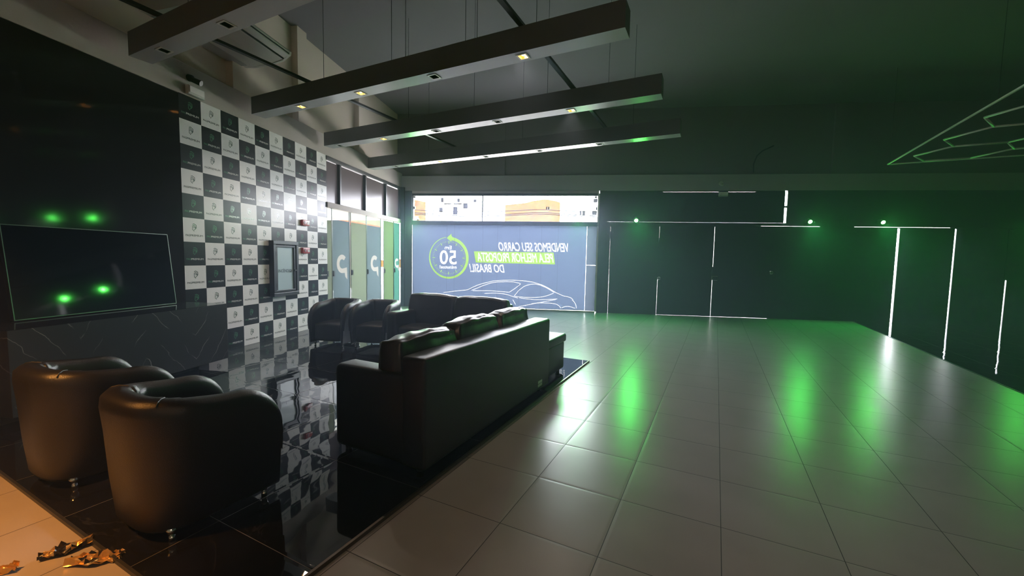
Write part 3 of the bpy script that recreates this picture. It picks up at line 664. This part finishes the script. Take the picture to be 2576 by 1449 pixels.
# ------------------------------------------------------------------ armchairs
def make_armchair(label):
    t = thing('armchair', label, 'armchair', group='black leather tub armchairs')
    HW, D, T, H = .35, .36, .125, .755
    # outer plan path, front is +y
    path = []
    for i in range(5): path.append((-HW, D - i*.09))
    n = 22
    for i in range(1, n):
        a = PI + PI*i/n; c, s = math.cos(a), math.sin(a); e = 2/2.9
        path.append((HW*math.copysign(abs(c)**e, c), 0.0 + .36*math.copysign(abs(s)**e, s)))
    for i in range(5): path.append((HW, i*.09))
    path = [Vector(p) for p in path]; m = len(path)
    # arc length from the front ends
    s = [0.0]
    for a, b in zip(path, path[1:]): s.append(s[-1] + (b-a).length)
    tot = s[-1]
    # densify the rounded fronts
    extra = [0, .004, .014, .03, .055, .09, .13, .18, .24, .30]
    ss = sorted(set([round(v, 4) for v in extra] + [round(tot-v, 4) for v in extra] + [round(v, 4) for v in s if .32 < v < tot-.32]))
    def at(q):
        for k in range(m-1):
            if s[k+1] >= q-1e-9:
                f = (q-s[k])/(s[k+1]-s[k]); p = path[k].lerp(path[k+1], f); break
        d = (path[min(k+2, m-1)] - path[max(k-1, 0)]).normalized(); return p, Vector((d.y, -d.x))
    bm = b_new(); rings = []
    for q in ss:
        p, nrm = at(q)
        if nrm.dot(p) < 0: nrm = -nrm
        e = min(q, tot-q); r = .17
        h = H if e >= .25 else H - .24 + .24*math.sqrt(max(0, 1 - ((.25-e)/.25)**2))
        back = max(0, min(1, (-p.y+.05)/.35)); h += .045*back
        t_ = .075 + .05*min(1, e/.45) + .01*back
        ring = []
        for z, o in ((.06, -.045), (.08, -.035), (.30, -.015), (h-.22, 0), (h-.09, .012), (h-.035, .006), (h-.008, -.02), (h, -t_*.5), (h-.008, -t_+.02), (h-.04, -t_-.002), (h-.10, -t_-.004), (h-.24, -t_+.012), (.30, -t_+.01), (.10, -t_+.01)):
            zz = max(.06, z) if z > .3 or e >= r else z
            pt = p + nrm*(o - (0 if z > .3 else 0))
            ring.append(bm.verts.new((pt.x, pt.y - (.0 if True else 0), max(.06, min(zz, h)))))
        rings.append(ring)
    k = len(rings[0])
    for A, B in zip(rings, rings[1:]):
        for i in range(k): bm.faces.new((A[i], A[(i+1) % k], B[(i+1) % k], B[i]))
    bm.faces.new(rings[0][::-1]); bm.faces.new(rings[-1])
    sh = mesh('shell', bm, M['leather'], t, smooth=True)
    # rim seams
    for sx in (-1, 1):
        bm = b_new()
        q = tot/2 + sx*.30; p, nrm = at(q)
        if nrm.dot(p) < 0: nrm = -nrm
        hh = H+.045*max(0, min(1, (-p.y+.05)/.35))
        tube(bm, [Vector((*(p+nrm*o), z)) for z, o in ((hh-.025, .004), (hh-.006, -.02), (hh+.001, -.055), (hh-.006, -.10), (hh-.05, -.122))], .0035, 6)
        mesh('rim_seam', bm, M['black'], t)
    bm = b_new(); box(bm, -.245, .245, -.24, .355, .10, .40)
    bmesh.ops.subdivide_edges(bm, edges=bm.edges[:], cuts=5, use_grid_fill=True)
    for v in bm.verts:
        if v.co.z > .39: v.co.z += .035*math.cos(v.co.x/.245*PI/2)*math.cos((v.co.y-.06)/.30*PI/2*.9)
        if v.co.y > .35 : v.co.y -= .02*(1-math.cos((v.co.x)/.245*PI/2))
    mesh('seat', bm, M['leather'], t, smooth=False, bevel=.03, seg=4)
    for x, y in ((-.27, .28), (.27, .28), (-.25, -.22), (.25, -.22)):
        bm = b_new(); cyl(bm, (x, y, 0), (x, y, .03), .017, .014, 14); cyl(bm, (x, y, .03), (x, y, .075), .014, .03, 14); mesh('leg', bm, M['chrome'], t, smooth=True)
    bm = b_new(); box(bm, .352, .358, .14, .18, .665, .685); mesh('maker_tag', bm, M['steel'], t)
    return t
a1 = make_armchair('nearest black leather tub armchair, back to the camera, beside the large sofa'); a1.location = G(-2.86, 1.31, PZ); a1.rotation_euler = (0, 0, GA)
gr = 'black leather tub armchairs'
copy_tree(a1, G(-4.02, 1.26, PZ), GA + .03, 'black leather tub armchair in front of the stone counter, left of the nearest one', gr)
copy_tree(a1, Vector((-4.17, 6.78, PZ)), PI - .05, 'far black leather tub armchair beside the checkered wall, facing the camera', gr)
copy_tree(a1, Vector((-3.42, 6.80, PZ)), PI - .03, 'far black leather tub armchair next to the two-seat sofa, facing the camera', gr)

# ------------------------------------------------------------------ sofas
def rbox(x0, x1, y0, y1, z0, z1, r=.05, puff=0.0, cuts=0, wr=0.0, seed=0):
    bm = b_new(); box(bm, x0, x1, y0, y1, z0, z1)
    if cuts: bmesh.ops.subdivide_edges(bm, edges=bm.edges[:], cuts=cuts, use_grid_fill=True)
    c = Vector(((x0+x1)/2, (y0+y1)/2, (z0+z1)/2)); hs = Vector(((x1-x0)/2, (y1-y0)/2, (z1-z0)/2))
    if cuts:
        for v in bm.verts:
            d = v.co - c; u = Vector((d.x/hs.x, d.y/hs.y, d.z/hs.z)); a = [abs(q) for q in u]
            nrm = Vector([math.copysign(1, u[k]) if a[k] > .999 else 0 for k in range(3)])
            g = 1.0
            for k in range(3):
                if a[k] < .999: g *= math.cos(u[k]*PI/2)**.6 if abs(u[k]) < 1 else 0
            # round the corners
            ln = (a[0]**8 + a[1]**8 + a[2]**8)**(1/8.)
            v.co = c + Vector((d.x/ln*1.0, d.y/ln, d.z/ln)) + nrm*puff*g
            if wr: v.co += nrm*wr*noise.noise(v.co*7 + Vector((seed*3.1, 0, 0)))
    return bm
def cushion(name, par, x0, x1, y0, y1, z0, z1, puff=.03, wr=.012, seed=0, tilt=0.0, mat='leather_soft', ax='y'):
    c = Vector(((x0+x1)/2, (y0+y1)/2, z0))
    bm = rbox(x0-c.x, x1-c.x, y0-c.y, y1-c.y, 0, z1-z0, puff=puff, cuts=14, wr=wr, seed=seed)
    # wrinkles gathered along the long top edge
    hy = (y1-y0)/2
    for v in bm.verts:
        v.co += Vector((0, 0, 1))*wr*.6*math.sin(v.co.y*34 + v.co.x*20 + seed*2 + 6*noise.noise(v.co*4+Vector((seed, 0, 0))))*max(0, v.co.z/(z1-z0))**2
    o = mesh(name, bm, M[mat], par, smooth=True, sub=1); o.location = c; o.rotation_euler = (0, tilt, 0)
    # piping
    return o
# large three-seat sofa, back to the camera (local frame = tile grid)
so = thing('sofa', 'large three-seat black leather sofa with loose back cushions, back to the camera', 'sofa', G(-2.25, 3.46, PZ), GA)
ox, oy = 2.25, -3.46
def lb(x0, x1, y0, y1, z0, z1, name, r=.04, mat='leather', par=so, o=(ox, oy)):
    bm = b_new(); box(bm, x0+o[0], x1+o[0], y0+o[1], y1+o[1], z0, z1)
    bmesh.ops.subdivide_edges(bm, edges=bm.edges[:], cuts=1, use_grid_fill=True)
    return mesh(name, bm, M[mat], par, bevel=r, seg=5)
lb(-2.02, -1.80, 2.25, 4.68, .04, .865, 'back_frame', .03)
lb(-2.72, -1.92, 2.252, 2.47, .042, .72, 'armrest', .05); lb(-2.72, -1.92, 4.46, 4.678, .042, .72, 'armrest', .05)
lb(-2.68, -2.02, 2.47, 4.46, .06, .30, 'seat_base', .02)
for k in range(3):
    y0 = 2.47 + k*.663
    cushion('seat_cushion', so, -2.70+ox, -2.05+ox, y0+oy, y0+.66+oy, .30, .45, .015, .006, k, 0, 'leather')
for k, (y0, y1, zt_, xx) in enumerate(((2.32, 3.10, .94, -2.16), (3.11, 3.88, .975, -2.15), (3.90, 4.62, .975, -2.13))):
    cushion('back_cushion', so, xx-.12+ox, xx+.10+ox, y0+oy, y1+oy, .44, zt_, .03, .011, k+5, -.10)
for x, y in ((-2.64, 2.33), (-1.9, 2.33), (-2.64, 4.6), (-1.9, 4.6)):
    bm = b_new(); cyl(bm, (x+ox, y+oy, 0), (x+ox, y+oy, .045), .025, .03, 14); mesh('foot', bm, M['black'], so)
bm = b_new(); box(bm, -1.80+ox, -1.797+ox, 4.33+oy, 4.45+oy, .13, .16); box(bm, -1.80+ox, -1.797+ox, 4.33+oy, 4.45+oy, .09, .12); mesh('sewn_label', bm, M['steel'], so)
# two-seat sofa facing the camera
l2 = thing('sofa', 'two-seat black leather sofa facing the camera in front of the blue shade', 'sofa', G(-3.88, 5.45, PZ), GA)
o2 = (3.88, -5.45)
lb(-4.86, -2.92, 5.72, 5.92, .04, .86, 'back_frame', .04, par=l2, o=o2)
lb(-4.86, -4.64, 5.05, 5.72, .04, .68, 'armrest', .06, par=l2, o=o2); lb(-3.12, -2.90, 5.05, 5.72, .04, .60, 'armrest', .06, par=l2, o=o2)
lb(-4.64, -3.12, 5.08, 5.72, .06, .30, 'seat_base', .02, par=l2, o=o2)
for k in range(2):
    y0 = -4.63 + k*.76
    c = cushion('seat_cushion', l2, y0+o2[0], y0+.75+o2[0], 5.08+o2[1], 5.62+o2[1], .30, .45, .015, .006, k, 0, 'leather')
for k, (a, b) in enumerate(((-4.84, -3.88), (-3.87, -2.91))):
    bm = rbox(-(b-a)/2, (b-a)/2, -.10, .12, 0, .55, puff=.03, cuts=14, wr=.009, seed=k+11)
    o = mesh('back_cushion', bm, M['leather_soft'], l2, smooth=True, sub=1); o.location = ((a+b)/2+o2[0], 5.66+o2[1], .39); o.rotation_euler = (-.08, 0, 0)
for x, y in ((-4.78, 5.12), (-2.98, 5.12), (-4.78, 5.85), (-2.98, 5.85)):
    bm = b_new(); cyl(bm, (x+o2[0], y+o2[1], 0), (x+o2[0], y+o2[1], .045), .025, .03, 14); mesh('foot', bm, M['black'], l2)
# ottoman at the far end of the big sofa
ot = thing('ottoman', 'square black leather ottoman past the far end of the large sofa', 'ottoman', G(-2.30, 5.14, PZ), GA); o3 = (2.30, -5.14)
lb(-2.72, -1.89, 4.76, 5.49, .05, .43, 'base', .02, par=ot, o=o3)
lb(-2.74, -1.865, 4.74, 5.51, .43, .545, 'top_cushion', .03, par=ot, o=o3)
for x, y in ((-2.66, 4.82), (-1.96, 4.82), (-2.66, 5.43), (-1.96, 5.43)):
    bm = b_new(); cyl(bm, (x+o3[0], y+o3[1], 0), (x+o3[0], y+o3[1], .055), .025, .03, 14); mesh('foot', bm, M['black'], ot)

# ------------------------------------------------------------------ suspended beams, rails, downlights
BZ, BT = 3.98, 4.262
def sbeam(gx0, gx1, gy0, wd, lights, cables, label):
    cx, cy_ = (gx0+gx1)/2, gy0 + wd/2
    t = thing('suspended_beam', label, 'ceiling beam', G(cx, cy_, BZ), GA, 'dark suspended beams')
    holes = [[(g-cx-.05, -.05), (g-cx+.05, -.05), (g-cx+.05, .05), (g-cx-.05, .05)] for g, on in lights]
    bm = b_new(); x0, x1, y0, y1, h = gx0-cx, gx1-cx, -wd/2, wd/2, BT-BZ
    for q in (((x0, y0, 0), (x1, y0, 0), (x1, y0, h), (x0, y0, h)), ((x1, y0, 0), (x1, y1, 0), (x1, y1, h), (x1, y0, h)), ((x1, y1, 0), (x0, y1, 0), (x0, y1, h), (x1, y1, h)), ((x0, y1, 0), (x0, y0, 0), (x0, y0, h), (x0, y1, h)), ((x0, y0, h), (x1, y0, h), (x1, y1, h), (x0, y1, h))):
        bm.faces.new([bm.verts.new(c) for c in q])
    mesh('body', bm, M['beam'], t)
    bm = b_new()
    for p in fill2d([[(x0, y0), (x1, y0), (x1, y1), (x0, y1)]] + holes): bm.faces.new([bm.verts.new((a, b, 0)) for a, b in p])
    sheet('underside', bm, M['soffit'], t)
    for g, on in lights:
        bm = b_new()
        for a, b, c, d in ((-.068, .068, -.068, -.048), (-.068, .068, .048, .068), (-.068, -.048, -.048, .048), (.048, .068, -.048, .048)): box(bm, a, b, c, d, -.006, .0)
        f = mesh('downlight', bm, M['white_plastic'], t); f.location = (g-cx, 0, 0)
        bm = b_new(); 
        for q in (((-.05, -.05), (.05, -.05)), ((.05, -.05), (.05, .05)), ((.05, .05), (-.05, .05)), ((-.05, .05), (-.05, -.05))):
            bm.faces.new([bm.verts.new((*q[0], 0)), bm.verts.new((*q[1], 0)), bm.verts.new((*q[1], .07)), bm.verts.new((*q[0], .07))])
        bm.faces.new([bm.verts.new((a, b, .07)) for a, b in ((-.05, -.05), (.05, -.05), (.05, .05), (-.05, .05))])
        sheet('reflector', bm, M['warm_refl'] if on else M['black'], f)
        if on:
            bm = b_new(); bmesh.ops.create_uvsphere(bm, u_segments=16, v_segments=8, radius=.028); o = mesh('bulb', bm, M['warm_lamp'], f, smooth=True); o.location = (0, 0, .035)
            ld = bpy.data.lights.new('downlight_beam', 'SPOT'); ld.energy = 12; ld.color = (1, .80, .62); ld.spot_size = math.radians(120); ld.spot_blend = 1.0; ld.shadow_soft_size = .03
            link('downlight_beam', ld, f).location = (0, 0, -.012)
    for g in cables:
        bm = b_new(); cyl(bm, (g-cx, 0, h), (g-cx, 0, CZ-BZ), .0035, None, 6); mesh('cable', bm, M['black'], t)
    return t
dl = [-6.1, -4.80, -3.50, -2.16]
sbeam(-6.52, -1.12, 2.485, .235, [(-5.95, 0), (-4.68, 0), (-3.38, 0), (-2.1, 0)], [-5.4, -3.2], 'nearest dark suspended beam, at the top left above the black wall')
sbeam(-7.20, -.95, 4.36, .235, [(-6.08, 1), (-4.77, 1), (-3.44, 0), (-2.15, 1)], [-5.55, -4.18, -3.93, -2.96, -2.79, -1.99], 'second dark suspended beam, its right end highest in the picture')
sbeam(-7.75, -.82, 6.235, .235, [(-7.4, 0), (-6.14, 1), (-4.83, 0), (-3.52, 0), (-2.18, 1)], [-5.5, -4.0, -2.6, -1.6], 'third dark suspended beam, between the longest and the farthest')
sbeam(-8.55, -.72, 8.26, .235, [(-7.66, 0), (-6.24, 1), (-4.93, 0), (-3.58, 0), (-2.25, 0)], [-6.6, -4.0, -1.6], 'farthest dark suspended beam, closest to the street window')
for gx, lab in ((-2.13, 'dark steel rail lying across the beams, right of the two'), (-5.78, 'dark steel rail lying across the beams, left one by the wall')):
    t = thing('support_rail', lab, 'ceiling rail', G(gx, 5.0, BT+.001), GA, 'steel rails over the suspended beams')
    bm = b_new(); box(bm, -.03, .03, -4.3, 3.6, 0, .035); mesh('rail', bm, M['dark_metal'], t)

# ------------------------------------------------------------------ air conditioners on the upper left wall
def aircon(y, label):
    t = thing('air_conditioner', label, 'air conditioner', (-5.72+.0, y, 4.76), 0, 'air conditioners on the upper left wall')
    prof = [(0, 0), (.30, -.015), (.62, .02), (.84, .07), (.965, .14), (.985, .19), (.95, .23), (.3, .26), (0, .26)]
    def slab(y0, y1, mt, nm, grow=0.0):
        bm = b_new(); A = [bm.verts.new((x+(grow if x > 0 else 0), y0, z - (grow if z < .1 else -grow))) for x, z in prof]; B = [bm.verts.new((x+(grow if x > 0 else 0), y1, z - (grow if z < .1 else -grow))) for x, z in prof]
        k = len(A)
        for i in range(k): bm.faces.new((A[i], A[(i+1) % k], B[(i+1) % k], B[i]))
        bm.faces.new(A[::-1]); bm.faces.new(B); return mesh(nm, bm, M[mt], t)
    slab(-.78, .76, 'white_plastic', 'casing'); slab(.76, .80, 'white_plastic', 'end_cap', .006); slab(-.82, -.78, 'white_plastic', 'end_cap', .006)
    bm = b_new()
    for z0, z1, x0, x1 in ((.078, .092, .86, .885), (.152, .166, .962, .982)): box(bm, x0, x1, -.76, .75, z0, z1)
    mesh('outlet_slot', bm, M['black'], t)
    bm = b_new(); box(bm, .05, .25, -.7, .7, -.022, -.012); mesh('intake_grille', bm, M['soffit'], t)
aircon(5.60, 'white air conditioner hung on the upper left wall above the second beam')
aircon(3.55, 'dark silhouetted air conditioner on the upper left wall, top left corner')

# ------------------------------------------------------------------ hexagonal light grid
hx = thing('hexagon_light_grid', 'unlit hexagonal tube light grid in a thin frame hung at the upper right', 'light fixture', G(3.48, 12.6, 4.0), GA)
def hxp(x, y): return (x-3.48, y-12.6, 0)
bm = b_new(); fx0, fx1, fy0, fy1 = 3.48, 8.6, 4.6, 12.65
for a, b in (((fx0, fy0), (fx0, fy1)), ((fx0, fy1), (fx1, fy1)), ((fx1, fy1), (fx1, fy0)), ((fx1, fy0), (fx0, fy0))):
    x0, x1 = sorted((a[0], b[0])); y0, y1 = sorted((a[1], b[1])); box(bm, x0-3.48-.012, x1-3.48+.012, y0-12.6-.012, y1-12.6+.012, -.012, .012)
mesh('outer_frame', bm, M['tube'], hx)
edges = set(); hs = .75
for ci in range(4):
    for cj in range(6):
        cx_, cy_ = 4.45 + ci*1.125, 11.9 - cj*1.299 - (.65 if ci % 2 else 0) + (0)
        if cy_ - .65 < 4.7: continue
        P = [(round(cx_+hs*math.cos(PI/3*k), 2), round(cy_+hs*math.sin(PI/3*k), 2)) for k in range(6)]
        for k in range(6):
            edges.add(tuple(sorted((P[k], P[(k+1) % 6]))))
uniq = []
for e in sorted(edges):
    m_ = ((e[0][0]+e[1][0])/2, (e[0][1]+e[1][1])/2)
    if all(abs(m_[0]-q[0]) + abs(m_[1]-q[1]) > .06 for q in uniq):
        uniq.append(m_); bm = b_new(); cyl(bm, hxp(*e[0]), hxp(*e[1]), .018, None, 8); mesh('light_tube', bm, M['tube'], hx, smooth=True)
for x, y in ((3.5, 12.6), (8.58, 12.6), (3.5, 8.5), (8.58, 8.5), (3.5, 4.65), (8.58, 4.65)):
    bm = b_new(); cyl(bm, hxp(x, y), (x-3.48, y-12.6, CZ-4.0), .003, None, 5); mesh('cable', bm, M['black'], hx)

# ------------------------------------------------------------------ green lamps along the street wall
def parlamp(x, z, label):
    p = F(x, -.14, z); t = thing('green_stage_lamp', label, 'stage lamp', p, FA, 'green stage lamps along the street wall')
    bm = b_new(); cyl(bm, (0, .09, .05), (0, -.02, 0), .05, .058, 20); mesh('housing', bm, M['black'], t, smooth=False)
    bm = b_new(); box(bm, -.066, -.060, -.01, .13, -.01, .03); box(bm, .060, .066, -.01, .13, -.01, .03); box(bm, -.066, .066, .12, .14, -.03, .05); mesh('bracket', bm, M['black'], t)
    bm = b_new(); bmesh.ops.create_circle(bm, cap_ends=True, segments=20, radius=.046, matrix=Matrix.Translation((0, -.0235, -.002)) @ Matrix.Rotation(PI/2+.43, 4, 'X'))
    mesh('lens', bm, M['green_lamp'], t)
    ld = bpy.data.lights.new('green_beam', 'SPOT'); ld.energy = 34; ld.color = (.05, 1, .16); ld.spot_size = math.radians(96); ld.spot_blend = 1.0; ld.shadow_soft_size = .04
    lo = link('green_beam', ld, t); lo.location = (0, -.06, -.01); lo.rotation_euler = (math.radians(-38), 0, 0)
    return t
for x, lab in ((-5.03, 'green stage lamp at the left end of the high street window'), (.134, 'green stage lamp at the right end of the high street window'),
               (1.824, 'green stage lamp over the black doors, nearest to the street window'), (6.643, 'green stage lamp over the black doors, left of the right-hand pair'),
               (8.529, 'green stage lamp over the black doors beside the bright slot'), (12.3, 'green stage lamp at the right edge of the picture')):
    parlamp(x, 2.835, lab)

# ------------------------------------------------------------------ crumpled wrappers on the near floor
def wrapper(loc, sx, sy, rot, mats, label, seed):
    bm = b_new(); n = 10; vs = []
    for i in range(n+1):
        for j in range(n+1):
            u, v = i/n-.5, j/n-.5; p = Vector((u*6+seed, v*6, seed*2.3))
            h = abs(noise.noise(p))*.06 + .012*abs(noise.noise(p*3)) + .002
            w = 1 - .45*abs(u)*2 + .2*noise.noise(Vector((u*5, seed, 0)))
            vs.append(bm.verts.new((u*sx, v*sy*w, h)))
    for i in range(n):
        for j in range(n):
            a = i*(n+1)+j; f = bm.faces.new((vs[a], vs[a+n+1], vs[a+n+2], vs[a+1])); f.material_index = 1 if noise.noise(Vector((i*.35+seed*2, j*.5, 1))) > .12 else 0
    o = mesh('crumpled_wrapper', bm, mats, loc=loc, rotz=rot); md = o.modifiers.new('thick', 'SOLIDIFY'); md.thickness = .0015; md.offset = 1
    return tag(o, label, 'wrapper', 'crumpled wrappers on the tiled floor')
wrapper((-2.40, 1.67, 0), .24, .11, .35, [M['gold'], M['crisp']], 'gold and black crumpled wrapper nearest the black floor edge', 1)
wrapper((-2.63, 1.70, 0), .20, .10, .9, [M['crisp'], M['gold']], 'black and gold crumpled wrapper, middle of the three on the floor', 4)
wrapper((-2.80, 1.50, 0), .22, .06, .45, [M['gold'], M['gold']], 'thin gold crumpled wrapper at the lower left corner', 8)

# ------------------------------------------------------------------ lamp behind the camera that warms the near floor
t = thing('warm_spot', 'warm spot lamp hanging over the entrance behind the camera', 'spot lamp', (-3.6, .7, 3.1))
bm = b_new(); cyl(bm, (0, 0, 0), (0, 0, .16), .06, .06, 20); cyl(bm, (0, 0, .16), (0, 0, CZ-3.1), .008, None, 8); mesh('housing', bm, M['black'], t)
bm = b_new(); bmesh.ops.create_circle(bm, cap_ends=True, segments=20, radius=.05, matrix=Matrix.Translation((0, 0, -.002))); mesh('lens', bm, M['warm_lamp'], t)
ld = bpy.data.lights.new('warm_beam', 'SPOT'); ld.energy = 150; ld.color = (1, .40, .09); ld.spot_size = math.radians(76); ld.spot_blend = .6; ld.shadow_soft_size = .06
lo = link('warm_beam', ld, t); lo.location = (0, 0, -.02); lo.rotation_euler = Vector((.15, .25, -3.0)).to_track_quat('-Z', 'Y').to_euler()

t = thing('warm_spot', 'added warm fill spot behind the camera, to the right, out of view', 'spot lamp', (.7, -1.0, 3.1))  # unseen spot added for warm fill on the near floor
bm = b_new(); cyl(bm, (0, 0, 0), (0, 0, .16), .06, .06, 20); cyl(bm, (0, 0, .16), (0, 0, CZ-3.1), .008, None, 8); mesh('housing', bm, M['black'], t)
bm = b_new(); bmesh.ops.create_circle(bm, cap_ends=True, segments=20, radius=.05, matrix=Matrix.Translation((0, 0, -.002))); mesh('lens', bm, M['warm_lamp'], t)
ld = bpy.data.lights.new('warm_fill_beam', 'SPOT'); ld.energy = 20; ld.color = (1, .52, .24); ld.spot_size = math.radians(140); ld.spot_blend = 1.0; ld.shadow_soft_size = .06
lo = link('warm_fill_beam', ld, t); lo.location = (0, 0, -.02); lo.rotation_euler = Vector((.1, .45, -1.0)).to_track_quat('-Z', 'Y').to_euler()
t = thing('fill_globe', 'added globe fill light behind the camera, out of view', 'fill light', (2.2, -3.2, 4.5))  # unseen globe added as fill for the beam faces and near ceiling
bm = b_new(); cyl(bm, (0, 0, .14), (0, 0, .2), .04, .03, 16); cyl(bm, (0, 0, .2), (0, 0, CZ-4.5), .006, None, 8); mesh('cord', bm, M['black'], t)
bm = b_new(); bmesh.ops.create_uvsphere(bm, u_segments=24, v_segments=16, radius=.15)
mesh('globe', bm, emit('fill_globe_glow', (1, .74, .60), 8), t, smooth=True)
# daylight portals: only guide sampling through the openings
def portal(loc, rot, sx, sy):
    ld = bpy.data.lights.new('window_portal', 'AREA'); ld.shape = 'RECTANGLE'; ld.size = sx; ld.size_y = sy; ld.cycles.is_portal = True
    o = link('window_portal', ld); o.location = loc; o.rotation_euler = rot
portal(F(-2.2, .12, 3.19), (-PI/2, 0, FA), 5.9, .85)

# thin haze volume, added to mimic lens glare around the bright window
hz, nt, b = newmat('lens_veil_haze'); nt.nodes.remove(b)
vs_ = N(nt, 'ShaderNodeVolumeScatter'); vs_.inputs['Color'].default_value = (.56, .68, 1, 1); vs_.inputs['Density'].default_value = .019; vs_.inputs['Anisotropy'].default_value = .35
L(nt, vs_.outputs[0], nt.nodes['Material Output'].inputs['Volume'])
bm = b_new(); box(bm, -5.95, 17.21, -4.21, 13.6, -.125, CZ+.205)
hzo = mesh('haze', bm, hz); tag(hzo, 'thin haze volume standing in for lens glare in the dim showroom, brightest near the street window', 'haze', kind='stuff')
cy.volume_bounces = 0; cy.volume_step_rate = 4
